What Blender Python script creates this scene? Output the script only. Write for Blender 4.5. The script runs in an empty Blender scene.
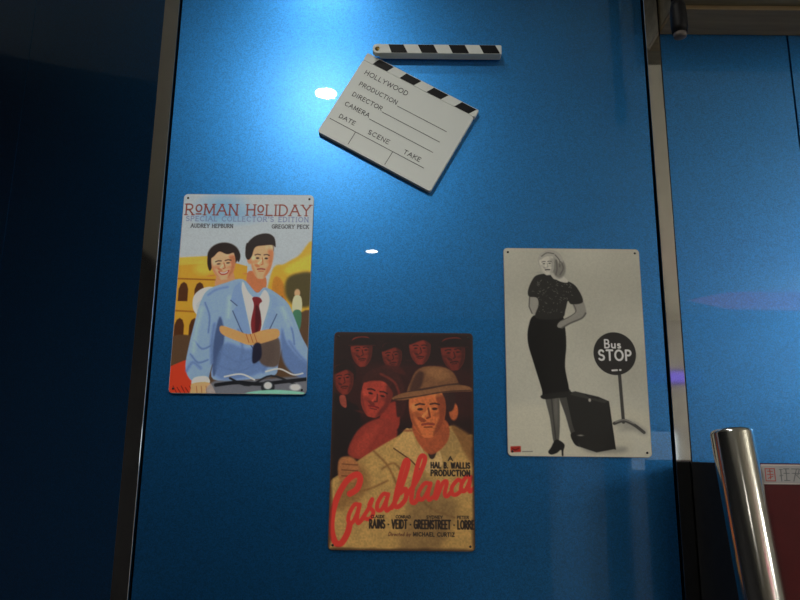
import bpy, bmesh, math, random
import numpy as np
from mathutils import Vector, Matrix
C = bpy.context.scene.collection
S = bpy.context.scene
PI = math.pi
random.seed(4)
rng = np.random.default_rng(7)

# ------------------------------------------------------------------ camera, world, exposure
cam_d = bpy.data.cameras.new('camera')
cam_d.sensor_fit = 'HORIZONTAL'; cam_d.sensor_width = 36; cam_d.lens = 36 * 700 / 800
cam_d.clip_start = 0.02
cam = bpy.data.objects.new('camera', cam_d); C.objects.link(cam)
U = Vector((35, 3224, -700)).normalized()              # world up, as seen by the camera
X = Vector((1, 0, 0)); X = (X - U * X.dot(U)).normalized()
Yv = U.cross(X)
R3 = Matrix((X, Yv, U))
cam.matrix_world = Matrix.Translation((0, -1.0, 1.40)) @ R3.to_4x4()
S.camera = cam
w = bpy.data.worlds.new('dim_night'); S.world = w; w.use_nodes = True
w.node_tree.nodes['Background'].inputs[0].default_value = (0.30, 0.32, 0.36, 1)
w.node_tree.nodes['Background'].inputs[1].default_value = 0.02
S.view_settings.view_transform = 'Standard'; S.view_settings.look = 'None'
S.view_settings.exposure = 0.0; S.view_settings.gamma = 1.0
LAMP_POWER = {'near': 1.5, 'mid': 11.0, 'far': 2.2}
WINDOW_GLOW = 1.3
FILL_POWER = 28

# ------------------------------------------------------------------ helpers
def new_mat(name, col=(.5, .5, .5), rough=.5, metal=0.0, coat=0.0, spec=0.5):
    m = bpy.data.materials.new(name); m.use_nodes = True
    b = m.node_tree.nodes['Principled BSDF']
    b.inputs['Base Color'].default_value = (*col, 1)
    b.inputs['Roughness'].default_value = rough
    b.inputs['Metallic'].default_value = metal
    b.inputs['Coat Weight'].default_value = coat
    b.inputs['Coat Roughness'].default_value = .03
    b.inputs['Specular IOR Level'].default_value = spec
    return m
def noise_col(m, c1, c2, scale=(8, 8, 8), nscale=5.0, detail=4, bump=0.0, lo=.3, hi=.7):
    nt = m.node_tree; b = nt.nodes['Principled BSDF']
    tc = nt.nodes.new('ShaderNodeTexCoord'); mp = nt.nodes.new('ShaderNodeMapping')
    mp.inputs['Scale'].default_value = scale
    n = nt.nodes.new('ShaderNodeTexNoise'); n.inputs['Scale'].default_value = nscale; n.inputs['Detail'].default_value = detail
    r = nt.nodes.new('ShaderNodeValToRGB')
    r.color_ramp.elements[0].position = lo; r.color_ramp.elements[1].position = hi
    r.color_ramp.elements[0].color = (*c1, 1); r.color_ramp.elements[1].color = (*c2, 1)
    nt.links.new(tc.outputs['Object'], mp.inputs['Vector']); nt.links.new(mp.outputs[0], n.inputs['Vector'])
    nt.links.new(n.outputs['Fac'], r.inputs['Fac']); nt.links.new(r.outputs['Color'], b.inputs['Base Color'])
    if bump:
        bp = nt.nodes.new('ShaderNodeBump'); bp.inputs['Strength'].default_value = bump; bp.inputs['Distance'].default_value = .001
        nt.links.new(n.outputs['Fac'], bp.inputs['Height']); nt.links.new(bp.outputs[0], b.inputs['Normal'])
    return m
def emit_mat(name, col, strength):
    m = bpy.data.materials.new(name); m.use_nodes = True
    b = m.node_tree.nodes['Principled BSDF']
    b.inputs['Base Color'].default_value = (*[c * .3 for c in col], 1)
    b.inputs['Emission Color'].default_value = (*col, 1); b.inputs['Emission Strength'].default_value = strength
    return m
def obj(name, bm, mat, parent=None, smooth=False, loc=None):
    me = bpy.data.meshes.new(name)
    bmesh.ops.recalc_face_normals(bm, faces=bm.faces)
    bm.to_mesh(me); bm.free()
    for m in (mat if isinstance(mat, (list, tuple)) else [mat]): me.materials.append(m)
    if smooth:
        for p in me.polygons: p.use_smooth = True
    o = bpy.data.objects.new(name, me); C.objects.link(o)
    if parent: o.parent = parent
    if loc: o.location = loc
    return o
def box(bm, x0, x1, y0, y1, z0, z1, bev=0.0, mi=0):
    vs = [bm.verts.new(p) for p in ((x0,y0,z0),(x1,y0,z0),(x1,y1,z0),(x0,y1,z0),(x0,y0,z1),(x1,y0,z1),(x1,y1,z1),(x0,y1,z1))]
    fs = [bm.faces.new([vs[i] for i in f]) for f in ((0,1,2,3),(4,7,6,5),(0,4,5,1),(1,5,6,2),(2,6,7,3),(3,7,4,0))]
    for f in fs: f.material_index = mi
    if bev:
        es = {e for f in fs for e in f.edges}
        bmesh.ops.bevel(bm, geom=list(es), offset=bev, segments=2, profile=.5, affect='EDGES')
    return bm
def boxb(*a, **k): return box(bmesh.new(), *a, **k)
def lathe(prof, n=32, ax='z'):
    bm = bmesh.new(); rings = []
    for r, z in prof:
        if r < 1e-6: rings.append([bm.verts.new((0, 0, z))])
        else: rings.append([bm.verts.new((r*math.cos(2*PI*i/n), r*math.sin(2*PI*i/n), z)) for i in range(n)])
    for a, b in zip(rings, rings[1:]):
        if len(a) == 1 and len(b) == 1: continue
        for i in range(n):
            j = (i + 1) % n
            if len(a) == 1: bm.faces.new((a[0], b[i], b[j]))
            elif len(b) == 1: bm.faces.new((a[i], a[j], b[0]))
            else: bm.faces.new((a[i], a[j], b[j], b[i]))
    return bm
def prism(pts, y0, y1, bev=0.0, seg=2, bm=None):
    """outline in the x-z plane, extruded from y0 (front) to y1 (back)"""
    bm = bm or bmesh.new()
    f = [bm.verts.new((x, y0, z)) for x, z in pts]; b = [bm.verts.new((x, y1, z)) for x, z in pts]
    ff = bm.faces.new(f); bm.faces.new(b[::-1])
    n = len(pts)
    for i in range(n): bm.faces.new((f[i], b[i], b[(i+1) % n], f[(i+1) % n]))
    if bev: bmesh.ops.bevel(bm, geom=list(ff.edges), offset=bev, segments=seg, profile=.5, affect='EDGES')
    return bm
def rrect(x0, x1, z0, z1, r, n=6):
    out = []
    for cx, cz, a in ((x1-r, z1-r, 0), (x0+r, z1-r, 90), (x0+r, z0+r, 180), (x1-r, z0+r, 270)):
        for i in range(n+1):
            t = math.radians(a + 90*i/n); out.append((cx + r*math.cos(t), cz + r*math.sin(t)))
    return out
def thing(name, label, cat, loc=(0,0,0), group=None):
    o = bpy.data.objects.new(name, None); C.objects.link(o)
    o.location = loc; o['label'] = label; o['category'] = cat; o.empty_display_size = .05
    if group: o['group'] = group
    return o
def struct(name, bm, mat, label=None, parent=None, loc=None):
    o = obj(name, bm, mat, parent, loc=loc)
    if not parent: o['kind'] = 'structure'
    if label: o['label'] = label
    return o
# ------------------------------------------------------------------ materials of the place
def blue_glass():
    m = new_mat('blue_metallic_glass', (.012, .20, .47), .40, 1.0, 1.0)
    nt = m.node_tree; b = nt.nodes['Principled BSDF']
    b.inputs['Coat Roughness'].default_value = .012
    tc = nt.nodes.new('ShaderNodeTexCoord')
    v = nt.nodes.new('ShaderNodeTexVoronoi'); v.inputs['Scale'].default_value = 700       # metal flake under the glass
    nt.links.new(tc.outputs['Object'], v.inputs['Vector'])
    r = nt.nodes.new('ShaderNodeValToRGB')
    r.color_ramp.elements[0].color = (.007, .18, .53, 1); r.color_ramp.elements[1].color = (.014, .295, .82, 1)
    sp = nt.nodes.new('ShaderNodeSeparateColor')
    nt.links.new(v.outputs['Color'], sp.inputs[0]); nt.links.new(sp.outputs[0], r.inputs['Fac'])
    nt.links.new(r.outputs['Color'], b.inputs['Base Color'])
    g = nt.nodes.new('ShaderNodeBsdfGlossy'); g.inputs['Roughness'].default_value = .31; g.inputs['Color'].default_value = (.65, .95, 1, 1)
    mx = nt.nodes.new('ShaderNodeMixShader'); mx.inputs[0].default_value = .06          # silver flakes among the blue ones
    nt.links.new(b.outputs[0], mx.inputs[1]); nt.links.new(g.outputs[0], mx.inputs[2])
    nt.links.new(mx.outputs[0], nt.nodes['Material Output'].inputs['Surface'])
    return m
BLUE = blue_glass()
STEEL = new_mat('brushed_steel', (.74, .73, .69), .05, 1.0)
POLISH = new_mat('polished_steel', (.58, .57, .53), .15, 1.0)
GAP = new_mat('dark_gap', (.006, .007, .009), .7)
WOOD = noise_col(new_mat('soffit_wood', rough=.5), (.17, .14, .085), (.30, .25, .16), (1.5, 14, 14), 6, 5, .15)
WOODB = noise_col(new_mat('soffit_edge_wood', rough=.5), (.22, .15, .07), (.34, .24, .12), (1.5, 14, 14), 6, 5, .15)
CEIL = noise_col(new_mat('ceiling_paint', rough=.8), (.78, .75, .63), (.84, .80, .68), nscale=2)
PLASTER = noise_col(new_mat('wall_paint', rough=.8), (.46, .45, .42), (.54, .53, .49), nscale=2)
DARKW = noise_col(new_mat('dark_unseen_wall', rough=.7), (.022, .022, .028), (.034, .034, .04), nscale=2)  # unseen left walls, made dark so the blue panel reflects less there
FLOORM = noise_col(new_mat('floor_tile', rough=.35), (.55, .54, .50), (.66, .64, .60), nscale=3)
BLACKP = noise_col(new_mat('black_plastic', rough=.5, spec=.15), (.006, .006, .007), (.010, .010, .011), nscale=8)
REDP = noise_col(new_mat('red_lacquer', rough=.3, coat=.15, spec=.3), (.065, .004, .006), (.082, .005, .007), nscale=4)

# ------------------------------------------------------------------ structure: the panelled wall and the room
H = 2.6
struct('wall_front', boxb(-.3575, .3795, 0, .015, 0, H), BLUE, 'glossy blue centre panel carrying the signs')
XR = .408
struct('wall_right', boxb(XR, .6115, .006, .021, 0, 2.5), BLUE, 'blue panel right of the steel strip')
struct('wall_right_far', boxb(.6145, 1.9, .006, .021, 0, 2.5), BLUE, 'blue panel at far right past the thin joint')
struct('trim_5', boxb(-.36, 1.9, .022, .05, 0, H), GAP)
# left panels fold back, away from the room's middle
AL = math.radians(-35)
def left_panel(name, s0, s1, lab):
    bm = boxb(-s1, -s0, 0, .015, 0, H)
    bmesh.ops.rotate(bm, verts=bm.verts, cent=(0,0,0), matrix=Matrix.Rotation(AL, 3, 'Z'))
    bmesh.ops.translate(bm, verts=bm.verts, vec=(-.3862, .004, 0))
    struct(name, bm, BLUE, lab)
left_panel('wall_left', .001, .4355, 'dark blue panel left of the steel strip')
left_panel('wall_left_near', 0.4375, 1.1, 'dark blue panel at the left edge past a thin joint')
# steel strips
struct('trim_1', boxb(-.3850, -.3612, -.003, .021, 0, H, bev=.0008), STEEL, 'narrow steel strip on the left')
struct('trim_2', boxb(.3832, .4045, -.003, .021, 0, H, bev=.0008), STEEL, 'narrow steel strip on the right')
struct('trim_3', boxb(.4045, .4080, .002, .021, 0, H), GAP)
# wooden soffit over the right panel
ss = struct('trim_4', boxb(XR, 1.9, -.115, .021, 2.066, H-.001), WOOD, 'wooden soffit at top right')
struct('soffit_board', boxb(XR, 1.9, -.060, .0055, 2.058, 2.0655, bev=.001), WOODB, parent=ss)
# the rest of the room
struct('floor_left', boxb(-2.6, .35, -5.3, .85, -.05, 0), noise_col(new_mat('dark_unseen_floor', rough=.9), (.03, .028, .03), (.05, .046, .045), nscale=9))  # unseen floor half, coloured dark to dim the blue panel's lower left
struct('floor', boxb(.35, 4.6, -5.3, .85, -.05, 0), FLOORM)
struct('ceiling', boxb(-2.6, 4.6, -5.3, .85, H, H+.05), CEIL)
struct('wall_rear', boxb(1.3, 4.6, -5.35, -5.3, 0, H), PLASTER)
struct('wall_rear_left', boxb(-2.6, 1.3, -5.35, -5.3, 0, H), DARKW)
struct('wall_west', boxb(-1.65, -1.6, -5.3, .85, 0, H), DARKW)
struct('wall_east', boxb(4.6, 4.65, -5.3, .06, 0, H), PLASTER)
struct('wall_right_end', boxb(1.9, 4.6, .006, .05, 0, H), PLASTER)
struct('wall_left_end', boxb(-2.6, -.2, .80, .85, 0, H), PLASTER)
# lit shop windows on the rear wall
wg = emit_mat('lit_window_glass', (.80, .92, 1.0), WINDOW_GLOW)
FRAME = new_mat('window_frame_paint', (.3, .3, .3), .5)
for i, (x0, x1, z0, z1) in enumerate(((1.90, 2.42, 1.27, 1.60),)):
    wo = struct('window_%d' % (i+1), boxb(x0, x1, -5.299, -5.29, z0, z1), wg, 'lit shop window across the room')
    bm = bmesh.new()
    for a in ((x0-.04, x0, z0-.04, z1+.04), (x1, x1+.04, z0-.04, z1+.04), (x0, x1, z0-.04, z0), (x0, x1, z1, z1+.04)):
        box(bm, a[0], a[1], -5.299, -5.27, a[2], a[3])
    struct('window_frame', bm, FRAME, parent=wo)

# ------------------------------------------------------------------ ceiling lamps
RING = new_mat('lamp_ring', (.7, .7, .7), .3, .6)
def downlight(x, y, p, label, spread):
    t = thing('ceiling_downlight', label, 'ceiling light', (x, y, H), 'row of ceiling downlights')
    obj('housing_ring', lathe([(.037,-.004),(.048,-.006),(.056,-.003),(.057,0),(.037,0)]), RING, t, True)
    obj('diffuser', lathe([(0,-.004),(.037,-.004)]), emit_mat('lamp_glow', (1, .96, .88), 22), t)
    l = bpy.data.lights.new('bulb', 'AREA'); l.shape = 'DISK'; l.size = .073; l.energy = p; l.color = (1, .97, .90)
    l.spread = math.radians(spread)
    lo = bpy.data.objects.new('bulb', l); C.objects.link(lo); lo.parent = t; lo.location = (0, 0, -.0045)
downlight(-.20, -.50, LAMP_POWER['near'], 'ceiling downlight nearest the blue wall, above the clapperboard', 120)
downlight(-.266, -1.19, LAMP_POWER['mid'], 'ceiling downlight second from the blue wall, reflected as an oval beside the clapperboard', 140)
downlight(-.184, -3.12, LAMP_POWER['far'], 'ceiling downlight farthest from the blue wall, reflected as a small dash', 150)

def fill_globe(x, y, p, label):  # added unseen globes, brightening the ceiling and room that the steel reflects
    t = thing('added_globe_lamp', label, 'ceiling light', (x, y, H), 'added fill globes over the right side of the room')
    obj('ceiling_rose', lathe([(0, 0), (.05, 0), (.05, -.015), (.012, -.03), (0, -.03)]), RING, t, True)
    obj('cord', lathe([(0, -.029), (.003, -.029), (.003, -.36), (0, -.36)], 10), GAP, t)
    g = []
    for k in range(17): a = PI/2-PI*k/16; g.append((max(0, .15*math.cos(a)) if 0 < k < 16 else 0, -.50+.15*math.sin(a)))
    obj('globe', lathe(g), emit_mat('globe_glow', (1, .98, .93), p), t, True)
fill_globe(2.6, -1.7, FILL_POWER, 'unseen fill globe added nearer the blue wall, over the right side of the room')
fill_globe(3.3, -3.7, FILL_POWER, 'unseen fill globe added nearer the rear wall, over the right side of the room')

# ------------------------------------------------------------------ small painter for printed pictures
class Print:
    """colour field in poster units (100 wide, 150 high, v down from the top)"""
    def __init__(s, bg, res=6):
        s.r = res; s.W, s.Hh = 100*res, 150*res
        s.a = np.ones((s.Hh, s.W, 3)) * np.array(bg, float)
        s.vv, s.uu = np.mgrid[0:s.Hh, 0:s.W]; s.vv = (s.vv+.5)/res; s.uu = (s.uu+.5)/res
    def win(s, u0, v0, u1, v1):
        r = s.r
        return (slice(max(0, int(v0*r)), min(s.Hh, int(v1*r)+2)), slice(max(0, int(u0*r)), min(s.W, int(u1*r)+2)))
    def put(s, sl, m, col, al=1.0):
        m = (m*al)[..., None]
        s.a[sl] = s.a[sl]*(1-m) + np.array(col, float)*m
    def smooth(s, P, closed=True):
        P = [np.array(p, float) for p in P]; n = len(P); out = []
        for i in range(n if closed else n-1):
            g = (lambda k: P[k % n]) if closed else (lambda k: P[min(max(k, 0), n-1)])
            a, b, c, d = g(i-1), g(i), g(i+1), g(i+2)
            for t in (0, .2, .4, .6, .8):
                out.append(.5*((2*b)+(c-a)*t+(2*a-5*b+4*c-d)*t*t+(3*b-a-3*c+d)*t**3))
        if not closed: out.append(P[-1])
        return out
    def blur(s, m, k):
        for ax in (0, 1):
            for _ in range(2):
                pad = [(0, 0), (0, 0)]; pad[ax] = (k+1, k)
                c = np.cumsum(np.pad(m, pad, mode='edge'), axis=ax); n = m.shape[ax]
                m = (np.take(c, range(2*k+1, 2*k+1+n), ax) - np.take(c, range(0, n), ax)) / (2*k+1)
        return m
    def poly(s, P, col, soft=0, sm=True, al=1.0):
        if sm: P = s.smooth(P)
        P = np.array(P, float); pd = 1 + soft*3
        sl = s.win(P[:,0].min()-pd, P[:,1].min()-pd, P[:,0].max()+pd, P[:,1].max()+pd)
        uu, vv = s.uu[sl], s.vv[sl]
        if uu.size == 0: return
        tot = np.zeros(uu.shape); o = .25/s.r
        for du, dv in ((-o, -o), (o, -o), (-o, o), (o, o)):
            x, y = uu+du, vv+dv; ins = np.zeros(uu.shape, bool)
            for (x0, y0), (x1, y1) in zip(P, np.roll(P, -1, 0)):
                if y0 == y1: continue
                ins ^= ((y0 > y) != (y1 > y)) & (x < (x1-x0)*(y-y0)/(y1-y0)+x0)
            tot += ins
        m = tot/4
        if soft: m = s.blur(m, max(1, int(soft*s.r)))
        s.put(sl, m, col, al)
    def ell(s, cu, cv, ru, rv, col, soft=.12, rot=0, al=1.0):
        sl = s.win(cu-max(ru, rv)*1.6-soft, cv-max(ru, rv)*1.6-soft, cu+max(ru, rv)*1.6+soft, cv+max(ru, rv)*1.6+soft)
        x, y = s.uu[sl]-cu, s.vv[sl]-cv; c, q = math.cos(rot), math.sin(rot)
        d = np.sqrt(((x*c+y*q)/ru)**2+((-x*q+y*c)/rv)**2)
        m = np.clip((1-d)*min(ru, rv)/max(soft, 1e-3)/2+.5, 0, 1)
        s.put(sl, m, col, al)
    def line(s, P, wd, col, soft=.12, al=1.0, sm=False):
        if sm: P = s.smooth(P, False)
        P = np.array(P, float); hw = wd/2
        sl = s.win(P[:,0].min()-hw-soft-.3, P[:,1].min()-hw-soft-.3, P[:,0].max()+hw+soft+.3, P[:,1].max()+hw+soft+.3)
        x, y = s.uu[sl], s.vv[sl]
        if x.size == 0: return
        d = np.full(x.shape, 1e9)
        for (x0, y0), (x1, y1) in zip(P[:-1], P[1:]):
            dx, dy = x1-x0, y1-y0; L = dx*dx+dy*dy
            t = np.clip(((x-x0)*dx+(y-y0)*dy)/L, 0, 1) if L > 1e-9 else 0
            d = np.minimum(d, np.hypot(x-x0-t*dx, y-y0-t*dy))
        s.put(sl, np.clip((hw-d)/soft/2+.5, 0, 1), col, al)
    def noise(s, cell):
        h, wd = int(150/cell)+3, int(100/cell)+3
        g = rng.random((h, wd)); x, y = s.uu/cell, s.vv/cell
        xi, yi = x.astype(int), y.astype(int); fx, fy = x-xi, y-yi
        fx, fy = fx*fx*(3-2*fx), fy*fy*(3-2*fy)
        return (g[yi, xi]*(1-fx)+g[yi, xi+1]*fx)*(1-fy)+(g[yi+1, xi]*(1-fx)+g[yi+1, xi+1]*fx)*fy
    def grain(s, amt, cell=1.2):
        s.a = np.clip(s.a*(1+amt*(s.noise(cell)-.5)[..., None]), 0, 255)
    # stroke lettering
    def word(s, txt, u0, u1, v0, v1, wd, col, serif=False, slant=0.0, soft=.12, gap=.22, fit=True):
        h = v1-v0
        total = sum(GL[c][0] for c in txt)+gap*(len(txt)-1)
        k = (u1-u0)/total; u = u0
        for c in txt:
            gw, st = GL[c]
            for P in st:
                Q = [(u+x*k+slant*h*y, v1-y*h) for x, y in P]
                s.line(Q, wd, col, soft)
                if serif:
                    for (a, b), (qa, _) in (((P[0]), P[1]), ((P[-1]), P[-2])):
                        dy = (P[1][1]-P[0][1]) if (a, b) == P[0] else (P[-1][1]-P[-2][1])
                        dx = (P[1][0]-P[0][0]) if (a, b) == P[0] else (P[-1][0]-P[-2][0])
                        if b in (0, 1) and abs(dy) > abs(dx)*.6:
                            x, y = u+a*k+slant*h*b, v1-b*h
                            s.line([(x-.13*k, y), (x+.13*k, y)], wd*.6, col, soft)
            u += (gw+gap)*k
    def build(s, name, parent, x0, x1, z0, z1, y, mat, r, gain, cells=300):
        nx, ny = cells, int(cells*1.5)
        st = s.a.shape[1]//nx
        im = s.a.reshape(ny, st, nx, st, 3).mean((1, 3))/255
        lin = np.where(im <= .04045, im/12.92, ((im+.055)/1.055)**2.4)*gain
        lin = np.clip(lin, 0, .88)
        xs = x0+(x1-x0)*np.arange(nx)/(nx-1); zs = z1-(z1-z0)*np.arange(ny)/(ny-1)
        XX, ZZ = np.meshgrid(xs, zs)
        co = np.stack([XX, np.full_like(XX, y), ZZ], -1).reshape(-1, 3)
        i = np.arange(nx*ny).reshape(ny, nx)
        q = np.stack([i[:-1, :-1], i[1:, :-1], i[1:, 1:], i[:-1, 1:]], -1).reshape(-1, 4)
        cx = co[q].mean(1); ix = np.clip(cx[:, 0], x0+r, x1-r); iz = np.clip(cx[:, 2], z0+r, z1-r)
        q = q[np.hypot(cx[:, 0]-ix, cx[:, 2]-iz) <= r]
        me = bpy.data.meshes.new(name)
        me.vertices.add(len(co)); me.vertices.foreach_set('co', co.ravel())
        me.loops.add(q.size); me.loops.foreach_set('vertex_index', q.ravel().astype(np.int32))
        me.polygons.add(len(q)); me.polygons.foreach_set('loop_start', (np.arange(len(q))*4).astype(np.int32))
        me.update(calc_edges=True)
        at = me.color_attributes.new('ink', 'FLOAT_COLOR', 'POINT')
        at.data.foreach_set('color', np.concatenate([lin.reshape(-1, 3), np.ones((nx*ny, 1))], 1).ravel())
        me.materials.append(mat)
        o = bpy.data.objects.new(name, me); C.objects.link(o); o.parent = parent
        return o
def A(cx, cy, rx, ry, a0, a1, n=9):
    return [(cx+rx*math.cos(math.radians(a0+(a1-a0)*i/n)), cy+ry*math.sin(math.radians(a0+(a1-a0)*i/n))) for i in range(n+1)]
GL = {
 ' ': (.35, []), '.': (.1, [[(.05, 0), (.05, .02)]]), '*': (.15, [[(.05, .45), (.1, .45)]]), "'": (.1, [[(.05, 1), (.05, .75)]]),
 'A': (.8, [[(0, 0), (.4, 1)], [(.4, 1), (.8, 0)], [(.16, .38), (.64, .38)]]),
 'B': (.6, [[(.05, 0), (.05, 1)], [(.05, 1)]+A(.3, .76, .22, .24, 90, -90)+[(.05, .52)], [(.05, .52)]+A(.3, .26, .28, .26, 90, -90)+[(.05, 0)]]),
 'C': (.72, [A(.42, .5, .4, .5, 48, 312, 14)]),
 'D': (.7, [[(.05, 0), (.05, 1)], [(.05, 1)]+A(.25, .5, .42, .5, 90, -90)+[(.05, 0)]]),
 'E': (.55, [[(.05, 0), (.05, 1)], [(.05, 1), (.53, 1)], [(.05, .52), (.45, .52)], [(.05, 0), (.55, 0)]]),
 'G': (.76, [A(.42, .5, .4, .5, 48, 340, 14)+[(.8, .44), (.5, .44)], [(.78, .44), (.78, .06)]]),
 'H': (.7, [[(.05, 0), (.05, 1)], [(.65, 0), (.65, 1)], [(.05, .52), (.65, .52)]]),
 'I': (.16, [[(.08, 0), (.08, 1)]]),
 'K': (.62, [[(.05, 0), (.05, 1)], [(.6, 1), (.07, .45)], [(.25, .6), (.62, 0)]]),
 'L': (.52, [[(.05, 0), (.05, 1)], [(.05, 0), (.52, 0)]]),
 'M': (.86, [[(.05, 0), (.08, 1)], [(.08, 1), (.43, .15), (.78, 1)], [(.78, 1), (.82, 0)]]),
 'N': (.7, [[(.05, 0), (.05, 1)], [(.05, 1), (.65, 0)], [(.65, 0), (.65, 1)]]),
 'O': (.8, [A(.4, .5, .4, .5, 0, 360, 18)]),
 'o': (.5, [A(.25, .62, .23, .32, 0, 360, 16), [(.06, .08), (.44, .08)]]),
 'P': (.58, [[(.05, 0), (.05, 1)], [(.05, 1)]+A(.3, .74, .26, .26, 90, -90)+[(.05, .48)]]),
 'R': (.64, [[(.05, 0), (.05, 1)], [(.05, 1)]+A(.3, .74, .26, .26, 90, -90)+[(.05, .48)], [(.3, .48), (.64, 0)]]),
 'S': (.56, [A(.28, .75, .24, .25, 30, 262, 9)+A(.28, .25, .27, .25, 80, -150, 9)]),
 'T': (.62, [[(.31, 0), (.31, 1)], [(0, 1), (.62, 1)]]),
 'U': (.68, [[(.05, 1)]+A(.34, .32, .29, .32, 180, 360)+[(.63, 1)]]),
 'V': (.74, [[(0, 1), (.37, 0)], [(.37, 0), (.74, 1)]]),
 'W': (1.0, [[(0, 1), (.25, 0)], [(.25, 0), (.5, .9), (.75, 0)], [(.75, 0), (1, 1)]]),
 'Y': (.7, [[(0, 1), (.35, .48)], [(.7, 1), (.35, .48)], [(.35, .48), (.35, 0)]]),
 'Z': (.6, [[(.02, 1), (.58, 1), (.02, 0), (.6, 0)]]),
 'a': (.55, [A(.26, .25, .22, .25, 20, 340, 12), [(.5, .5), (.48, .1), (.56, 0)]]),
 'b': (.55, [[(.05, 1), (.05, 0)], A(.28, .25, .22, .25, 160, -160, 12)]),
 'c': (.45, [A(.25, .25, .22, .25, 45, 315, 10)]),
 'd': (.55, [A(.26, .25, .22, .25, 20, 340, 12), [(.5, 1), (.5, 0)]]),
 'e': (.48, [[(.05, .26), (.44, .26)]+A(.25, .25, .2, .25, 0, 310, 11)]),
 'i': (.15, [[(.07, .5), (.07, 0)], [(.07, .72), (.07, .74)]]),
 'l': (.15, [[(.07, 1), (.07, 0)]]),
 'n': (.5, [[(.05, .5), (.05, 0)], A(.26, .28, .21, .22, 170, 0, 6)+[(.47, 0)]]),
 'r': (.35, [[(.05, .5), (.05, 0)], A(.25, .3, .2, .2, 170, 60, 4)]),
 's': (.4, [A(.2, .38, .15, .12, 40, 270, 7)+A(.2, .12, .17, .13, 90, -140, 7)]),
 't': (.35, [[(.15, .8), (.15, .05), (.3, 0)], [(0, .5), (.32, .5)]]),
 'u': (.52, [[(.05, .5)]+A(.26, .2, .21, .2, 180, 360, 7)+[(.47, .5)], [(.47, .2), (.47, 0)]]),
 'y': (.5, [[(.03, .5), (.25, 0)], [(.48, .5), (.15, -.25)]]),
}
def ink_mat(name, rough, coat):
    m = new_mat(name, rough=rough, coat=coat); nt = m.node_tree
    a = nt.nodes.new('ShaderNodeVertexColor'); a.layer_name = 'ink'
    nt.links.new(a.outputs['Color'], nt.nodes['Principled BSDF'].inputs['Base Color']); return m
INK = ink_mat('printed_tin', .38, .25)
INKM = ink_mat('matte_printed_tin', .55, .05)

# ------------------------------------------------------------------ tin sign builder
HOLE = new_mat('hole_dark', (.02, .02, .02), .5)
def tin_sign(name, label, cx, cz, wd, hg, edge_mat, pr, ink, gain, group=None, rot=0.0):
    t = thing(name, label, 'sign', (cx, 0, cz), group)
    t.rotation_euler = (0, -rot, 0)
    x0, x1, z0, z1 = -wd/2, wd/2, -hg/2, hg/2
    obj('tin_plate', prism(rrect(x0, x1, z0, z1, .0055), -.0035, -.0003, .0007), edge_mat, t)
    pr.build('printed_picture', t, x0+.0006, x1-.0006, z0+.0006, z1-.0006, -.0036, ink, .005, gain)
    for sx in (-1, 1):
        for sz in (-1, 1):
            bm = lathe([(0, .0004), (.0014, .0003), (.0017, 0), (.0017, -.0005)], 14)
            bmesh.ops.rotate(bm, verts=bm.verts, cent=(0,0,0), matrix=Matrix.Rotation(PI/2, 3, 'X'))
            o = obj('nail_head', bm, HOLE, t, True, (sx*(wd/2-.0065), -.0037, sz*(hg/2-.0065)))
            o['label'] = 'small dark nail head in the corner'
    return t

def face_generic(p, cu, cv, ru, rv, skin, shade, dark, lip, tilt=0.0, smile=False, hi=None):
    """a plain unnamed face: oval, brows, eyes, nose, mouth"""
    c, q = math.cos(tilt), math.sin(tilt)
    def P(x, y): return (cu+x*ru*c-y*rv*q, cv+x*ru*q+y*rv*c)
    p.poly([P(-.95, -.45), P(-.7, -.9), P(0, -1), P(.7, -.9), P(.95, -.45), P(.92, .15), P(.70, .62), P(.30, .96), P(0, 1.0), P(-.30, .96), P(-.70, .62), P(-.92, .15)], skin, .2)
    p.poly([P(.45, -.75), P(.95, -.45), P(.92, .15), P(.70, .62), P(.25, .96), P(.42, .55), P(.62, .2), P(.55, -.2)], shade, .6, al=.8)
    p.poly([P(-.95, -.2), P(-.92, .2), P(-.68, .62), P(-.3, .96), P(-.55, .55), P(-.8, .15)], shade, .5, al=.55)
    for q in (-1, 1): p.ell(*P(q*.38, -.14), ru*.26, rv*.10, shade, .6, tilt, .4)
    p.poly([P(-.02, .24), P(.22, .20), P(.14, .32), P(-.1, .32)], shade, .3, al=.8)
    p.ell(*P(0, .74), ru*.3, rv*.05, shade, .5, tilt, .6)
    if hi: p.ell(*P(-.25, -.55), ru*.34, rv*.18, hi, 1.0, tilt, .5); p.ell(*P(-.45, .18), ru*.2, rv*.14, hi, .9, tilt, .6); p.line([P(0, -.1), P(.02, .18)], ru*.12, hi, .3, .7)
    c, q = math.cos(tilt), math.sin(tilt)
    for s in (-1, 1):
        p.line([P(s*.62, -.24), P(s*.40, -.29), P(s*.16, -.26)], ru*.09, dark, .2, .85)
        p.ell(*P(s*.38, -.08), ru*.15, rv*.05, dark, .2, tilt, .9)
    p.line([P(.05, -.1), P(.12, .22), P(-.04, .27)], ru*.10, shade, .2)
    if smile:
        p.poly([P(-.45, .40), P(0, .50), P(.45, .38), P(.25, .64), P(-.22, .66)], lip, .1)
        p.poly([P(-.34, .46), P(0, .53), P(.34, .44), P(.18, .57), P(-.16, .58)], (225, 220, 210), .1)
    else:
        p.line([P(-.3, .50), P(0, .47), P(.3, .50)], rv*.09, lip, .15)
        p.line([P(-.2, .60), P(.2, .60)], rv*.05, shade, .2)

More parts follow.
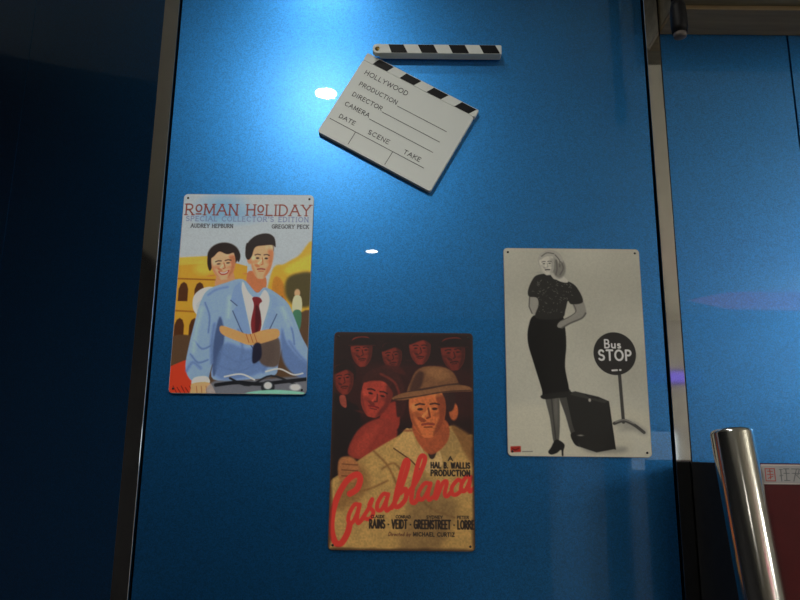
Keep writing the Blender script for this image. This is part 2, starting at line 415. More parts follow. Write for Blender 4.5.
# ---------------- couple picture with the light sky
def paint_couple():
    p = Print((160, 170, 178))
    n = p.noise(9)
    for cu, cv, ru, rv in ((30, 8, 13, 6), (38, 16, 16, 5), (24, 18, 9, 4)): p.ell(cu, cv, ru, rv, (96, 146, 196), 5, 0, .75)
    # ochre arcade on the left, hill and trees on the right
    p.poly([(-2, 52), (10, 51), (24, 50), (36, 52), (52, 56), (52, 112), (-2, 112)], (192, 138, 42), sm=False)
    p.poly([(-2, 50), (22, 48.5), (24, 54), (-2, 56)], (214, 160, 60), .4, sm=False)
    p.line([(-2, 66), (40, 67)], 1.2, (140, 88, 26)); p.line([(-2, 90), (18, 91)], 1.4, (150, 96, 28))
    for u, v in ((5, 70), (17, 70), (4, 97), (15, 97)):
        p.poly([(u-3.6, v+13), (u-3.6, v+4), (u-2.2, v), (u, v-1.5), (u+2.2, v), (u+3.6, v+4), (u+3.6, v+13)], (70, 38, 16), .3, sm=False)
    p.ell(20, 58, 8, 5, (226, 180, 70), 2, 0, .6)
    p.poly([(70, 62), (80, 54), (90, 48), (102, 40), (102, 120), (66, 120)], (190, 148, 44), .6)
    p.poly([(80, 58), (92, 50), (102, 46), (102, 60), (88, 64)], (220, 176, 60), 1.2, al=.8)
    p.poly([(72, 66), (78, 66), (82, 78), (83, 100), (72, 92)], (172, 112, 36), .5)
    for u in (71, 75.5, 79): p.ell(u, 84, 1.4, 5, (84, 44, 18), .4)
    p.poly([(82, 66), (90, 61), (102, 62), (102, 84), (90, 86), (82, 78)], (70, 62, 32), 1.0)
    p.poly([(-2, 112), (18, 108), (50, 104), (84, 96), (102, 92), (102, 152), (-2, 152)], (80, 58, 40), .4)
    p.ell(90.5, 76, 2.2, 3.0, (190, 150, 110), .4); p.poly([(88, 79), (93.5, 79), (94, 90), (87.5, 90)], (200, 190, 150), .3); p.poly([(88, 90), (94, 90), (93.5, 103), (88.5, 103)], (60, 110, 86), .3)
    p.poly([(0, 131), (9, 127), (18, 124), (20, 152), (-2, 152), (-2, 134)], (206, 54, 30), .2, sm=False)
    for k in range(5): p.line([(3+3*k, 145+k % 2), (6+3*k, 150)], .7, (120, 24, 18))
    # person behind
    p.poly([(13, 80), (18, 74), (26, 72), (32, 76), (30, 92), (22, 96), (14, 90)], (200, 204, 204), .2)
    p.poly([(15, 86), (20, 82), (24, 92), (18, 94)], (160, 166, 172), .6, al=.8)
    p.poly([(31, 60), (41, 60), (43, 74), (29, 74)], (186, 130, 92), .3)
    p.ell(33.5, 47.5, 12, 9.5, (30, 18, 16), .5)
    p.poly([(22, 45), (21.5, 54), (24, 60), (26, 52)], (30, 18, 16), .3)
    face_generic(p, 33.8, 55, 9.4, 11.6, (206, 152, 116), (160, 92, 60), (40, 22, 18), (150, 50, 40), -.12, True, (228, 184, 150))
    p.poly([(23, 50), (25, 43), (33, 40), (41, 41), (46, 47), (45, 53), (42, 46), (36, 47), (30, 45), (26, 49)], (30, 18, 16), .25)
    # person in front: light blue jacket
    J, JS, JD = (124, 152, 196), (86, 112, 160), (54, 72, 112)
    p.poly([(53, 60), (66, 64), (66, 76), (60, 82), (53, 74)], (176, 104, 66), .3)
    p.poly([(19, 82), (24, 74), (36, 69), (49, 66), (60, 76), (66, 72), (76, 77), (84, 84), (89, 94), (95, 108), (101, 120), (101, 136), (90, 128), (82, 116), (79, 128), (76, 137), (56, 140), (32, 140), (31, 128), (29, 136), (27, 143), (16, 141), (11, 132), (12, 118), (15, 100)], J, .15)
    p.poly([(34, 94), (38, 108), (36, 126), (32, 138), (30, 122), (31, 106)], JD, .5, al=.9)
    p.poly([(80, 102), (84, 112), (92, 122), (101, 130), (101, 140), (88, 134), (81, 122)], JS, .8)
    p.poly([(38, 114), (56, 118), (74, 112), (74, 128), (58, 138), (34, 138)], JS, 1.0, al=.85)
    for q in ([(36, 120), (48, 127), (60, 124)], [(35, 130), (50, 134), (64, 128)], [(16, 112), (22, 118), (28, 116)], [(14, 122), (20, 128), (27, 126)], [(84, 96), (88, 104), (90, 114)], [(22, 84), (26, 94), (26, 106)]):
        p.line(q, 1.2, JS, .5, sm=True)
    for q in ([(20, 88), (17, 104), (16, 120)], [(40, 80), (40, 94)], [(80, 88), (86, 100)]): p.line(q, 3, (150, 176, 214), 1.4, .7, True)
    for q, w_ in (([(12, 134), (16, 128), (22, 132)], 2), ([(30, 100), (29, 114), (30, 128)], 2.4), ([(86, 112), (92, 120), (100, 128)], 2.2), ([(48, 104), (52, 118), (50, 132)], 2), ([(70, 114), (72, 124), (68, 134)], 2.2), ([(24, 78), (30, 74), (38, 72)], 1.2)):
        p.line(q, w_, JS, .9, .8, True)
    p.poly([(60, 112), (76, 108), (80, 118), (78, 130), (66, 128)], (78, 58, 44), .6, al=.85)
    # shirt, lapels, tie
    p.poly([(49, 68), (54, 76), (61, 81), (66, 74), (70, 82), (66, 100), (61, 116), (56, 102), (50, 84)], (206, 210, 214), .15)
    p.poly([(47, 68), (51, 82), (57, 104), (60, 118), (50, 104), (43, 90), (46, 86), (41, 82), (43, 72)], (112, 140, 186), .15, sm=False)
    p.line([(43, 90), (50, 104), (60, 118)], .7, JD, .3); p.line([(46, 86), (41, 82)], .7, JD, .3)
    p.poly([(69, 76), (72, 84), (68, 100), (62, 118), (70, 106), (76, 92), (73, 88), (77, 86), (75, 79)], (118, 146, 190), .15, sm=False)
    p.line([(76, 92), (70, 106), (62, 118)], .7, JD, .3)
    p.poly([(57, 80), (62, 79.5), (64.5, 82.5), (62.5, 86), (65, 100), (61, 112), (57, 100), (58.5, 86)], (110, 28, 34), .15)
    p.poly([(60, 86), (64, 92), (63, 104), (61, 110)], (60, 14, 22), .4, al=.8)
    # head in front
    p.ell(53.8, 50, 2.4, 4.4, (196, 130, 90), .3)
    p.ell(60.8, 42, 10.4, 9.4, (28, 18, 18), .5)
    p.poly([(50.5, 38), (50, 48), (53, 51), (56, 44)], (28, 18, 18), .3)
    face_generic(p, 62.6, 51, 8.7, 14.6, (208, 152, 112), (170, 100, 62), (34, 22, 20), (146, 72, 58), .02, False, (232, 190, 152))
    p.poly([(51.5, 49), (51, 40), (56, 33), (65, 30.5), (71, 33.5), (72.5, 41), (70, 39.5), (63, 40), (57, 41.5), (54.5, 49)], (28, 18, 18), .2)
    # arms around the waist, hand on the handlebar
    p.poly([(35, 101), (46, 104), (56, 107), (66, 104), (77, 103), (78, 109), (68, 113), (58, 115), (50, 113), (36, 107)], (202, 140, 86), .2)
    for u in (54, 57, 60): p.line([(u, 107), (u+2.4, 113)], .6, (150, 84, 46), .25)
    p.poly([(60, 115), (65, 114), (66, 124), (60, 128)], (24, 24, 44), .4)
    p.poly([(18, 139), (27, 138), (29, 143), (17, 144)], (216, 220, 222), .2)
    p.poly([(17, 143), (28, 142), (33, 147), (33, 152), (17, 152), (16, 147)], (204, 150, 104), .2)
    for u in (20, 23.5, 27): p.line([(u, 145), (u+1, 151)], .5, (140, 84, 52), .2)
    p.poly([(33, 141), (60, 140), (101, 138), (101, 152), (33, 152)], (112, 130, 158), .5, al=.6)
    p.line([(34, 144), (50, 142), (66, 143), (84, 141), (101, 139)], 2.6, (20, 22, 28), .3, sm=True)
    p.line([(44, 139), (58, 144), (74, 137), (92, 143)], 1.4, (26, 28, 34), .3, sm=True)
    p.line([(40, 138), (52, 136), (62, 140)], 1.0, (220, 224, 226), .25, sm=True)
    p.line([(70, 134), (80, 132), (90, 136), (97, 135)], 1.0, (214, 220, 224), .25, sm=True)
    p.ell(72, 145, 5, 4.5, (34, 36, 42), .4); p.ell(72, 144, 3, 2.6, (190, 198, 204), .5); p.ell(92, 145, 4, 2.4, (190, 196, 200), .6)
    p.poly([(58, 149), (76, 147), (98, 148.6), (98, 152), (58, 152)], (122, 188, 164), .3)
    p.grain(.06, .8)
    RB = (112, 44, 36)
    p.word('RoMAN HoLIDAY', 2, 98, 8, 16.4, 1.05, RB, True, gap=.20)
    p.word("SPECIAL COLLECTOR'S EDITION", 3, 96.5, 17.6, 21.2, .62, (104, 116, 150), True, gap=.3)
    p.word('AUDREY HEPBURN', 7, 39, 23.6, 26.4, .55, (52, 54, 62), True, gap=.25)
    p.word('GREGORY PECK', 69, 97, 23.6, 26.4, .55, (52, 54, 62), True, gap=.25)
    return p

# ---------------- dark red picture with hat and cream coat
def paint_red():
    p = Print((24, 9, 9))
    RD, RS, RK = (106, 34, 25), (52, 17, 14), (20, 8, 8)
    def head(cu, cv, ru, rv, k=1.0, cap=False):
        a = tuple(c*k for c in RD); b = tuple(c*k for c in RS)
        p.ell(cu, cv-rv*.35, ru*1.18, rv*.95, RK, .6)
        face_generic(p, cu, cv, ru, rv, a, b, RK, b, random.uniform(-.15, .15))
        if cap: p.poly([(cu-ru*1.3, cv-rv*.35), (cu-ru*.6, cv-rv*.85), (cu+ru*.6, cv-rv*.9), (cu+ru*1.4, cv-rv*.4), (cu, cv-rv*.42)], RK, .3); p.line([(cu-ru*1.2, cv-rv*.4), (cu+ru*1.2, cv-rv*.42)], .7, b, .3)
        else: p.poly([(cu-ru, cv-rv*.3), (cu-ru*.7, cv-rv*.9), (cu+ru*.6, cv-rv), (cu+ru, cv-rv*.35), (cu+ru*.3, cv-rv*.62)], RK, .4)
    p.poly([(6, 26), (30, 22), (70, 24), (100, 30), (100, 60), (0, 60)], (36, 12, 11), 2)
    head(20, 14, 8, 11, .95, True); head(42, 17, 7.4, 10, .85); head(62, 12, 8, 11, .95); head(86, 15, 9, 12, .8, True)
    p.poly([(30, 30), (36, 24), (48, 25), (54, 34), (50, 30)], RS, .8)
    head(7.5, 34, 7.5, 11, .95)
    p.poly([(-2, 48), (6, 46), (12, 50), (20, 58), (20, 96), (-2, 100)], (18, 9, 10), .5); p.poly([(5, 46), (9, 46), (10, 54), (6, 52)], (120, 52, 40), .3)
    # person in red tones
    p.poly([(22, 32), (30, 26), (42, 27), (50, 36), (52, 52), (48, 62), (40, 58), (22, 40)], (46, 17, 15), .5)
    p.poly([(36, 55), (46, 50), (47, 68), (34, 68)], (122, 38, 28), .4)
    face_generic(p, 31, 46, 11.5, 15, (132, 44, 32), (74, 24, 20), (26, 10, 10), (92, 18, 20), .22, False, (160, 60, 44))
    p.poly([(22, 36), (28, 29), (40, 30), (48, 40), (50, 56), (46, 60), (44, 46), (37, 36), (28, 35)], (44, 16, 14), .4)
    p.line([(34, 30), (44, 36), (48, 46)], 1.6, (96, 34, 26), .6, .8, True)
    p.poly([(12, 86), (17, 72), (26, 64), (38, 61), (46, 68), (44, 80), (36, 84), (24, 90)], (116, 38, 28), .6)
    p.poly([(16, 82), (24, 72), (34, 66), (28, 78), (20, 88)], (140, 50, 36), 1.2, al=.6)
    # cream coat
    CR, CS, CD = (146, 114, 64), (104, 70, 36), (56, 32, 18)
    p.poly([(-2, 152), (-2, 110), (10, 98), (20, 90), (34, 81), (46, 74), (56, 68), (70, 72), (84, 66), (94, 72), (102, 80), (102, 152)], CR, .4)
    p.poly([(84, 66), (94, 70), (102, 78), (102, 96), (92, 82)], CS, 1.0)
    p.poly([(10, 98), (20, 92), (28, 104), (20, 118), (4, 124)], CS, 2, al=.7)
    for q in ([(30, 84), (40, 94), (46, 106)], [(36, 96), (44, 92), (50, 98)], [(60, 112), (70, 122), (86, 128)], [(12, 112), (26, 110), (40, 104)]): p.line(q, 1.2, CS, .7, sm=True)
    p.poly([(62, 100), (80, 112), (88, 122), (74, 150), (50, 150), (54, 124)], (100, 76, 46), 2.5, al=.7)
    p.poly([(54, 68), (48, 74), (44, 82), (56, 90), (64, 98), (66, 88), (60, 80)], (160, 126, 74), .3); p.line([(44, 82), (56, 90), (64, 98)], .8, CD, .3)
    p.poly([(82, 68), (90, 78), (88, 86), (76, 98), (76, 86)], (132, 104, 60), .3)
    p.poly([(62, 78), (68, 90), (74, 80), (78, 92), (72, 98), (66, 96)], (160, 130, 84), .3)
    p.poly([(67, 80), (72, 79), (74, 83), (72, 88.5), (69, 88)], (40, 24, 20), .3)
    p.poly([(6, 90), (14, 88), (20, 94), (20, 103), (12, 106), (6, 102)], (134, 84, 48), .5)
    for v in (93, 97, 101): p.line([(8, v), (19, v+.6)], .6, (80, 42, 24), .3)
    # head with hat
    p.poly([(58, 64), (80, 62), (82, 76), (70, 86), (60, 76)], (132, 62, 34), .4)
    p.ell(86, 56, 3.2, 6.2, (146, 72, 38), .4)
    face_generic(p, 67.5, 56, 13.5, 18.5, (160, 84, 44), (96, 40, 22), (34, 16, 14), (112, 44, 30), -.04, False, (186, 116, 64))
    p.poly([(78, 42), (87, 44), (86, 54), (82, 56), (80, 48)], (36, 18, 16), .4)
    p.poly([(54, 44), (56, 34), (60, 27), (68, 24), (80, 25), (87, 30), (89, 40), (74, 41)], (96, 62, 38), .4)
    p.poly([(55, 42), (57, 34), (61, 28), (65, 30), (62, 40)], (48, 26, 20), .8, al=.9)
    p.poly([(66, 27), (76, 26), (84, 31), (76, 34)], (124, 84, 50), 1.2, al=.7)
    p.poly([(54, 42), (72, 38.5), (89, 36), (89.5, 39), (72, 41.6), (54, 45)], (48, 28, 22), .3)
    p.poly([(42, 47.5), (50, 43.5), (66, 41), (84, 37.5), (96, 38), (100, 41.5), (92, 42), (78, 43), (62, 46), (50, 48.5)], (104, 68, 42), .25)
    p.line([(44, 48), (62, 45.4), (80, 42.2), (98, 41)], .8, (50, 28, 20), .3, sm=True)
    p.grain(.16, 1.0); p.grain(.10, 5)
    # script title
    T = (170, 42, 34)
    p.line([(14, 113), (19, 109.5), (21, 103), (18.5, 100), (12, 104), (6, 114), (2.5, 126), (2.2, 137), (5, 145), (9, 145.5), (13, 139), (14.5, 133)], 4.2, T, .25, sm=True)
    def let(P, w=3.1): p.line(P, w, T, .25, sm=True)
    def round_a(u0, u1, v0, v1):
        w_, h_ = u1-u0, v1-v0
        let([(u0+w_*.78, v0+h_*.1), (u0+w_*.5, v0+h_*.08), (u0+w_*.18, v0+h_*.5), (u0+w_*.14, v0+h_*.85), (u0+w_*.4, v0+h_*.88), (u0+w_*.68, v0+h_*.45), (u0+w_*.8, v0+h_*.1)], 2.8)
        let([(u0+w_*.82, v0+h_*.08), (u0+w_*.68, v0+h_*.6), (u0+w_*.74, v0+h_*.92), (u0+w_*1.05, v0+h_*.7)], 2.8)
    round_a(12, 23, 119, 133.5); round_a(31.5, 42.5, 112, 125); round_a(59.5, 72, 104.5, 117.5); round_a(89.5, 99.5, 100, 111.5)
    let([(22.5, 130), (27.5, 122), (29.5, 116.5), (27.5, 121), (30.5, 125), (28, 129.5), (24.5, 129)], 2.8)
    let([(43, 122), (48, 112), (53.5, 96), (54, 90.5), (51.5, 91.5), (47.5, 106), (45, 119.5), (48, 121), (52.5, 116), (52.5, 109.5), (49, 112)], 3.2)
    let([(53.5, 113), (60, 104), (65.5, 91), (65, 87), (62, 89), (58.5, 103), (56.5, 116), (58.5, 118.5), (61.5, 115)], 3.2)
    let([(72.5, 114), (75, 104.5), (73.5, 115.5), (78, 105.5), (81, 104.5), (79.5, 112), (81, 114), (84, 111)], 2.8)
    let([(91, 104), (88.5, 103), (84.5, 108), (85, 112.5), (88, 112.5), (91.5, 109.5)], 2.8)
    K = (26, 18, 16)
    p.word('A', 82, 85, 87.2, 90, .75, K)
    p.word('HAL B. WALLIS', 70, 97, 91.4, 95, 1.0, K, gap=.3)
    p.word('PRODUCTION', 70, 97, 96.6, 100.2, 1.0, K, gap=.3)
    p.word('RAINS * VEIDT * GREENSTREET * LORRE', 28, 99.5, 130, 135.4, 1.05, K, gap=.26)
    for t_, a, b in (('CLAUDE', 29, 38), ('CONRAD', 46, 56), ('SYDNEY', 67, 78), ('PETER', 88, 96)): p.word(t_, a, b, 127, 128.8, .45, K)
    p.word('Directed by', 41, 56, 138, 140.4, .45, (70, 38, 26), slant=.2)
    p.word('MICHAEL CURTIZ', 58, 86, 138, 140.4, .6, K, gap=.28)
    # worn dark rim
    n = p.noise(6)
    e = np.minimum(np.minimum(p.uu, 100-p.uu), np.minimum(p.vv, 150-p.vv))
    m = np.clip(1.3-e/(1.2+1.2*n), 0, 1)
    p.a = p.a*(1-m[..., None]*.75)+np.array((36, 22, 16))*m[..., None]*.75
    return p

# ---------------- grey picture with the round stop sign
def paint_grey():
    p = Print((154, 152, 140))
    n = p.noise(30)
    p.a *= (.93+.14*n)[..., None]
    p.poly([(-3, 118), (40, 116), (103, 120), (103, 153), (-3, 153)], (166, 162, 146), 3, al=.8)
    G = lambda k: (k, k*.98, k*.92)
    # legs
    p.poly([(27, 106), (36, 106), (37, 122), (35.5, 140), (32, 140), (30, 124)], G(70), .25)
    p.poly([(36, 104), (45, 104), (47, 118), (49, 134), (45, 136), (41, 122)], G(58), .25)
    p.line([(31.5, 110), (33.5, 138)], .8, G(44), .3); p.ell(34.3, 118, 1.3, 9, G(96), .9, 0, .6)
    p.poly([(28, 147), (30, 144), (33, 139), (36, 139), (39.5, 142), (38.6, 146), (38.4, 149.4), (37.4, 149.4), (37, 145.5), (34, 147.6), (30, 148.8)], G(18), .15)
    p.poly([(44, 135), (49, 133), (53, 137), (52, 143), (47, 142)], G(20), .2)
    # suitcase
    p.poly([(49.7, 140.5), (56.7, 146.5), (78.7, 146.5), (82.7, 143.5), (62.7, 144.5)], G(110), 1.5)
    p.poly([(41.7, 106.5), (48.7, 105.0), (64.7, 108.5), (71.7, 111.5), (73.2, 128.5), (74.7, 144.5), (61.7, 147.0), (50.7, 143.5), (45.7, 128.5)], G(26), .2, sm=False)
    p.poly([(41.7, 106.5), (48.7, 105.0), (71.7, 111.5), (68.7, 113.0), (47.7, 108.0)], G(44), .3, sm=False)
    p.line([(55.7, 107.0), (58.7, 109.0), (62.7, 109.0), (64.7, 110.0)], .8, G(20), .2); p.ell(58.5, 111, .9, 1.2, G(150), .3)
    p.ell(51, 135.5, 2, .5, G(120), .3); p.line([(71.7, 112.0), (74.7, 144.5)], .9, G(14), .3)
    # skirt, top
    p.poly([(22, 50), (40, 50), (43, 58), (43.5, 72), (42, 88), (44, 107), (34, 109.5), (25.5, 110), (25, 104), (20, 86), (16, 70), (17, 58)], G(12), .15)
    p.poly([(25.5, 107.5), (44, 105), (44.5, 107.5), (34, 110), (25.5, 110.5)], G(26), .2)
    SK, SD = G(118), G(70)
    p.poly([(49, 39), (56, 38), (59, 47.5), (56, 51.5), (51, 47)], SK, .2)                       # bent arm, hand at the waist
    p.poly([(58.8, 47), (56, 52), (47, 55.8), (41, 59.5), (37.5, 58.5), (40, 54.5), (49, 50.5), (54, 46)], SK, .2)
    p.line([(58.5, 48.5), (55.5, 52.2), (47, 56), (41, 59.5)], 1.1, SD, .4, sm=True); p.line([(50, 42), (51.5, 47), (48, 50.5), (41, 54)], .7, SD, .3, sm=True)
    p.poly([(18.5, 36), (25, 38), (23.5, 50), (19.5, 49), (17.5, 44)], G(126), .25); p.line([(18.2, 37), (17.6, 44), (19.6, 49)], .8, SD, .3)
    p.poly([(24, 20.5), (33, 19.5), (40, 24.5), (47, 25), (53, 29.5), (57, 40), (48.5, 42), (46, 39.5), (44, 46), (40.5, 52.5), (22.5, 52.5), (24.5, 43), (23.5, 37.5), (17.8, 36.5), (17.2, 32), (20, 25)], G(30), .2)
    p.poly([(34, 20), (40, 19), (46.5, 24), (45.5, 26), (40, 24.6)], G(160), .3)
    for _ in range(130):                                                                                         # lace
        u, v = random.uniform(20, 49), random.uniform(25, 50)
        if v > 38 and (u < 25 or u > 41): continue
        p.line([(u, v), (u+random.uniform(-1.2, 1.2), v+random.uniform(-1, 1))], .45, G(random.uniform(52, 92)), .2)
    # plain head with light wavy hair
    p.poly([(33, 14), (40, 14), (42, 22), (36, 23)], G(150), .3)
    p.ell(34.5, 10, 9, 8.5, G(128), .4)
    p.ell(40.5, 15, 4.8, 7.4, G(104), .6)
    face_generic(p, 31.6, 12.2, 5.6, 8.2, G(166), G(124), G(40), G(36), -.08, False, G(172))
    p.poly([(26, 9), (27, 4), (33, 1.8), (40, 3), (43.5, 9), (41, 12), (38, 7), (32, 6)], G(142), .3)
    for q in ([(28, 6), (32, 3.4), (37, 4)], [(38, 5), (41, 9), (41, 14)], [(42, 10), (43.6, 15), (41, 20)], [(38.5, 9), (39, 15), (38, 20)]): p.line(q, .8, G(72), .35, .9, True)
    # stop sign on its stand
    p.poly([(82, 129), (74, 128), (85, 124.5), (97, 131), (96, 135), (88, 132), (76, 132)], G(120), 1.4, al=.7)
    p.line([(80.5, 90), (81.5, 126)], 2.3, G(48), .2)
    p.line([(75, 127), (82, 125), (89, 128), (95.5, 133)], 2.2, G(52), .25, sm=True)
    p.line([(76, 126), (82, 124.4), (89, 127)], .7, G(120), .3, sm=True)
    p.ell(78, 77.7, 15.2, 15.4, G(28), .15)
    W = (206, 204, 196)
    p.word('Bus', 71, 82.5, 67.8, 73.6, 1.05, W, gap=.25)
    p.word('STOP', 66.5, 89.5, 75.4, 82.4, 1.4, W, gap=.28)
    p.line([(75.6, 89.8), (79, 89.6)], 1.2, W, .25); p.line([(81, 89.5), (81.6, 89.4)], 1.2, W, .25)
    # small red mark at lower left
    p.poly([(1.8, 143.5), (9, 143.2), (9, 147.2), (1.8, 147.6)], (140, 34, 26), .15, sm=False)
    p.line([(3, 145), (5, 146), (7.6, 144.8)], .6, (60, 16, 14), .2); p.line([(10, 147), (17, 146.8)], .5, (90, 86, 78), .2)
    p.grain(.05, .8)
    return p

EDGE_L = new_mat('pale_tin_edge', (.42, .43, .43), .35, .3)
EDGE_D = noise_col(new_mat('rusty_tin_edge', rough=.5), (.035, .025, .02), (.08, .055, .04), nscale=30)
EDGE_G = new_mat('grey_tin_edge', (.36, .36, .33), .4, .3)
tin_sign('tin_sign', 'tin sign of a couple, blue suit jacket and pale sky, leftmost on the wall', -.2313, 1.6272, .1955, .2985, EDGE_L, paint_couple(), INK, 1.9, 'tin signs on the blue panel')
tin_sign('tin_sign', 'dark red and cream tin sign with hat and coat figure, lowest on the wall', .0033, 1.4188, .1995, .2990, EDGE_D, paint_red(), INKM, 2.3, 'tin signs on the blue panel')
tin_sign('tin_sign', 'grey tin sign of a woman in black beside a round bus stop sign', .2502, 1.5465, .2005, .3010, EDGE_G, paint_grey(), INK, 2.0, 'tin signs on the blue panel')

# ------------------------------------------------------------------ clapperboard
CW = new_mat('clapper_white', (.70, .74, .71), .5)
CE = new_mat('clapper_edge', (.50, .52, .49), .5)
CK = new_mat('clapper_black', (.009, .009, .010), .5, spec=.15)
CI = new_mat('clapper_ink', (.02, .02, .022), .5)
CB = thing('clapperboard', 'white wooden clapperboard with open striped stick, topmost on the blue panel', 'clapperboard', (-.0572, 0, 2.0112))
ANG = math.radians(-29.0)
def L(x, y): x, y = x/1000, -y/1000; return (x*math.cos(ANG)-y*math.sin(ANG), x*math.sin(ANG)+y*math.cos(ANG))
BW, BH, BF = 198, 152.5, -.009
def rot_outline(x0, x1, y0, y1, r):
    return [L(a, b) for a, b in rrect(x0, x1, y0, y1, r)]
obj('slate_board', prism(rot_outline(0, BW-1, 13.6, BH, 3), BF, -.0003, .0008), [CW], CB)
obj('fixed_stick', prism(rot_outline(0, BW, 0, 13.2, 1.2), BF-.0002, -.0003, .0008), CW, CB)
for s0, s1, b0, b1 in ((21.5, 48, 16.5, 42), (70.5, 97, 65, 90), (119.5, 145.5, 113, 138), (169, 194.6, 162, 187)):
    obj('stripe', prism([L(s0, .8), L(s1, .8), L(b1, 12.9), L(b0, 12.9)], BF-.0004, BF), CK, CB)['label'] = 'black slanted stripe'
# the moving stick, nearly level
bm = prism(rrect(-.0062, .012, -.0078, .0078, .0062, 8), -.0193, -.0096, .0009)
prism([(.0045, -.0078), (.1925, -.0078), (.194, -.0065), (.194, .0065), (.1925, .0078), (.0045, .0078)], -.0195, -.0030, .0009, bm=bm)
hs = obj('clap_stick', bm, CW, CB, loc=(.0146, 0, .0017))
for k, (a, b, c, d) in enumerate(((.0115, .0265, .0307, .0148), (.0407, .0565, .0607, .0450), (.0715, .0877, .0920, .0757), (.1022, .1180, .1228, .1065))):
    f = 1.56
    P = [(a*f, .0070), (b*f, .0070), (c*f, -.0070), (d*f, -.0070)]
    obj('stripe', prism(P, -.0197, -.0190), CK, hs)['label'] = 'black slanted stripe'
bm = lathe([(0, .0016), (.0012, .0016), (.0016, .0010), (.0030, .0010), (.0036, .0003), (.0036, -.002)], 20)
bmesh.ops.rotate(bm, verts=bm.verts, cent=(0,0,0), matrix=Matrix.Rotation(PI/2, 3, 'X'))
obj('hinge_screw', bm, new_mat('brass', (.45, .32, .12), .3, 1.0), CB, True, (.0154, -.0194, .0014))['label'] = 'small brass hinge screw'
def put_text(s, x, y, wd, h, th=.92):
    gap = .24; k = (wd-th)/(sum(GL[c][0] for c in s)+gap*(len(s)-1)); u = x+th/2; bm = bmesh.new()
    for c in s:
        gw, st = GL[c]
        for P in st:
            Q = [Vector((u+a*k, y-th/2-b*(h-th))) for a, b in P]
            for p0, p1 in zip(Q, Q[1:]):
                if (p1-p0).length < 1e-4: continue
                d = (p1-p0).normalized(); e = d*th*(.5 if len(P) < 5 else .2); n = Vector((-d.y, d.x))*th/2
                prism([L(*(p0-e-n)), L(*(p1+e-n)), L(*(p1+e+n)), L(*(p0-e+n))], BF-.0003, BF+.0001, bm=bm)
        u += (gw+gap)*k
    obj('lettering', bm, CI, CB)
put_text('HOLLYWOOD', 13, 34.2, 76.5, 8.2)
put_text('PRODUCTION', 15.2, 55.2, 67.5, 7.6)
put_text('DIRECTOR', 14.8, 75.4, 53, 7.6)
put_text('CAMERA', 13, 95, 43.5, 7.6)
put_text('DATE', 15.8, 117, 28, 7.2)
put_text('SCENE', 67.8, 118.2, 37, 7.6)
put_text('TAKE', 131, 119.8, 29, 7.6)
def rule(x0, x1, y, x2=None, y2=None):
    bm = bmesh.new()
    if x2 is None: P = [L(x0, y-.4), L(x1, y-.4), L(x1, y+.4), L(x0, y+.4)]
    else: P = [L(x0-.4, y), L(x0+.4, y), L(x2+.4, y2), L(x2-.4, y2)]
    obj('printed_rule', prism(P, BF-.0003, BF+.0001), CI, CB)
rule(85, 172, 55.8); rule(69.5, 171, 76); rule(58.5, 170.5, 95.8); rule(5.2, 170.5, 124.8)
rule(51.3, 0, 125, 51.3, 148); rule(116.6, 0, 125, 116.4, 149)

# ------------------------------------------------------------------ steel post, red cabinet, hanging black handle
PR = .0222
top = Vector((.3672, -.209, 1.429)); bot = Vector((.3672+.045, -.209-.215, 0.0))
ax = (top-bot); ln = ax.length
SP = thing('steel_post', 'leaning polished steel post in front of the red cabinet', 'post', tuple(bot))
q = ax.to_track_quat('Z', 'Y')
bm = lathe([(PR, .004), (PR, ln-.006), (PR*.97, ln-.003), (PR*.90, ln-.0015), (PR*.82, ln-.001), (PR*.80, ln-.004), (0, ln-.004)], 48)
bmesh.ops.rotate(bm, verts=bm.verts, cent=(0,0,0), matrix=q.to_matrix())
obj('tube', bm, POLISH, SP, True)
obj('foot_flange', lathe([(0, 0), (.06, 0), (.06, .008), (.05, .012), (.03, .014), (0, .014)], 32), STEEL, SP, True)

CX, CY0, CY1, CZ = .4030, -.185, -.006, 1.392
CAB = thing('red_cabinet', 'dark red cabinet with black side behind the steel post', 'cabinet', (CX, 0, 0))
obj('body', boxb(.004, .62, CY0+.004, CY1, .0, CZ-.003, bev=.003), BLACKP, CAB)
obj('side_panel', boxb(0, .0042, CY0+.002, CY1, .01, CZ-.001, bev=.001), BLACKP, CAB)['label'] = 'matte black side panel'
obj('front_panel', boxb(.001, .62, CY0-.004, CY0+.004, .02, CZ, bev=.003), REDP, CAB)['label'] = 'glossy dark red front panel'
PLQ = new_mat('plaque_grey', (.36, .35, .35), .35)
PRIM = new_mat('plaque_rim', (.55, .48, .46), .35)
PRED = new_mat('plaque_red_ink', (.42, .07, .06), .5)
PGRY = new_mat('plaque_grey_ink', (.16, .17, .18), .5)
lab = obj('label_plaque', prism(rrect(.0022, .150, CZ-.0228, CZ-.0012, .003), CY0-.0052, CY0-.004, .0003), PRIM, CAB); lab['label'] = 'pale label plaque with red and grey characters'
obj('plaque_face', prism(rrect(.0039, .1485, CZ-.0214, CZ-.0026, .0022), CY0-.0056, CY0-.005), PLQ, lab)
def chars(x0, strokes, mat, sx=.0105, sz=.014, th=.0009):
    bm = bmesh.new(); z0 = CZ-.0192
    for (a, b, c, d) in strokes:
        p0 = Vector((x0+a*sx, z0+b*sz)); p1 = Vector((x0+c*sx, z0+d*sz)); dr = (p1-p0).normalized()*th/2; nn = Vector((-dr.y, dr.x))
        prism([tuple(p0-nn-dr), tuple(p1-nn+dr), tuple(p1+nn+dr), tuple(p0+nn-dr)], CY0-.0059, CY0-.0054, bm=bm)
    obj('printed_character', bm, mat, lab)
chars(.0075, [(0,.95,1,.95),(0,.95,0,0),(1,.95,1,0),(0,0,1,0),(.25,.75,.75,.75),(.5,.9,.5,.15),(.2,.5,.8,.5),(.25,.2,.75,.35)], PRED)
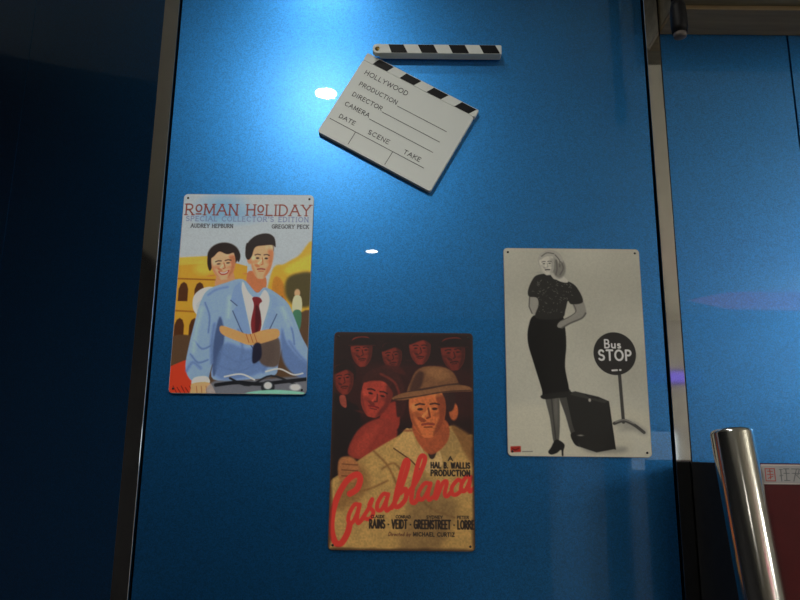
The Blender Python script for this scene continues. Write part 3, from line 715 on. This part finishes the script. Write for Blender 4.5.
chars(.0235, [(0,.9,.3,.9),(.15,.9,.15,0),(.45,.95,1,.95),(.45,.6,1,.6),(.7,.95,.7,.05),(.45,.05,1,.05),(0,.4,.3,.45)], PGRY)
chars(.0375, [(0,.95,1,.95),(.5,.95,.1,0),(.4,.5,1,0),(0,.6,1,.6),(.8,.9,.6,.5)], PGRY)
chars(.052, [(0,.95,0,0),(0,.95,1,.95),(1,.95,1,0),(0,.5,1,.5),(.5,.95,.5,0),(0,0,1,0)], PGRY)

HR = thing('hanging_handle', 'black handle with grey tip hanging before the wooden soffit', 'handle', (.3812, -.132, H))
z = lambda v: v-H-(.047 if v < 2.5 else 0)
obj('rod', lathe([(0, z(2.599)), (.0085, z(2.599)), (.0085, z(2.062)), (0, z(2.062))], 24), BLACKP, HR, True)
obj('grip', lathe([(0, z(2.068)), (.0085, z(2.066)), (.0105, z(2.056)), (.0112, z(2.045)), (.0112, z(2.026)), (.0098, z(2.017)), (0, z(2.016))], 28), BLACKP, HR, True)
obj('end_cap', lathe([(0, z(2.017)), (.0088, z(2.017)), (.0084, z(2.0115)), (.006, z(2.010)), (0, z(2.0098))], 24), new_mat('cap_grey', (.12, .10, .09), .5), HR, True)['label'] = 'grey end cap'

# red lit bar hanging across the room, mirrored in the right panel
RB = thing('light_bar', 'tapered red lit bar hanging across the room, mirrored in the right blue panel', 'light', (1.69, -3.0, 2.289))
obj('glowing_bar', prism([(0, 0), (.22, -.05), (1.3, -.06), (1.3, .06), (.22, .045)], -.02, .02, .004), emit_mat('red_bar_glow', (1, .10, .30), 1.0), RB)
for xx in (.35, 1.1): obj('hanger', boxb(xx-.004, xx+.004, -.004, .004, .05, H-2.289-.001), STEEL, RB)

VS = thing('lit_sign', 'small violet lit sign on the rear wall, mirrored in the right steel strip', 'sign', (2.2, -5.295, 2.02))
obj('sign_box', boxb(0, .5, -.004, .035, 0, .12, bev=.004), GAP, VS)
obj('lit_face', boxb(.01, .49, .0345, .038, .01, .11), emit_mat('violet_glow', (.22, .16, 1), .6), VS)
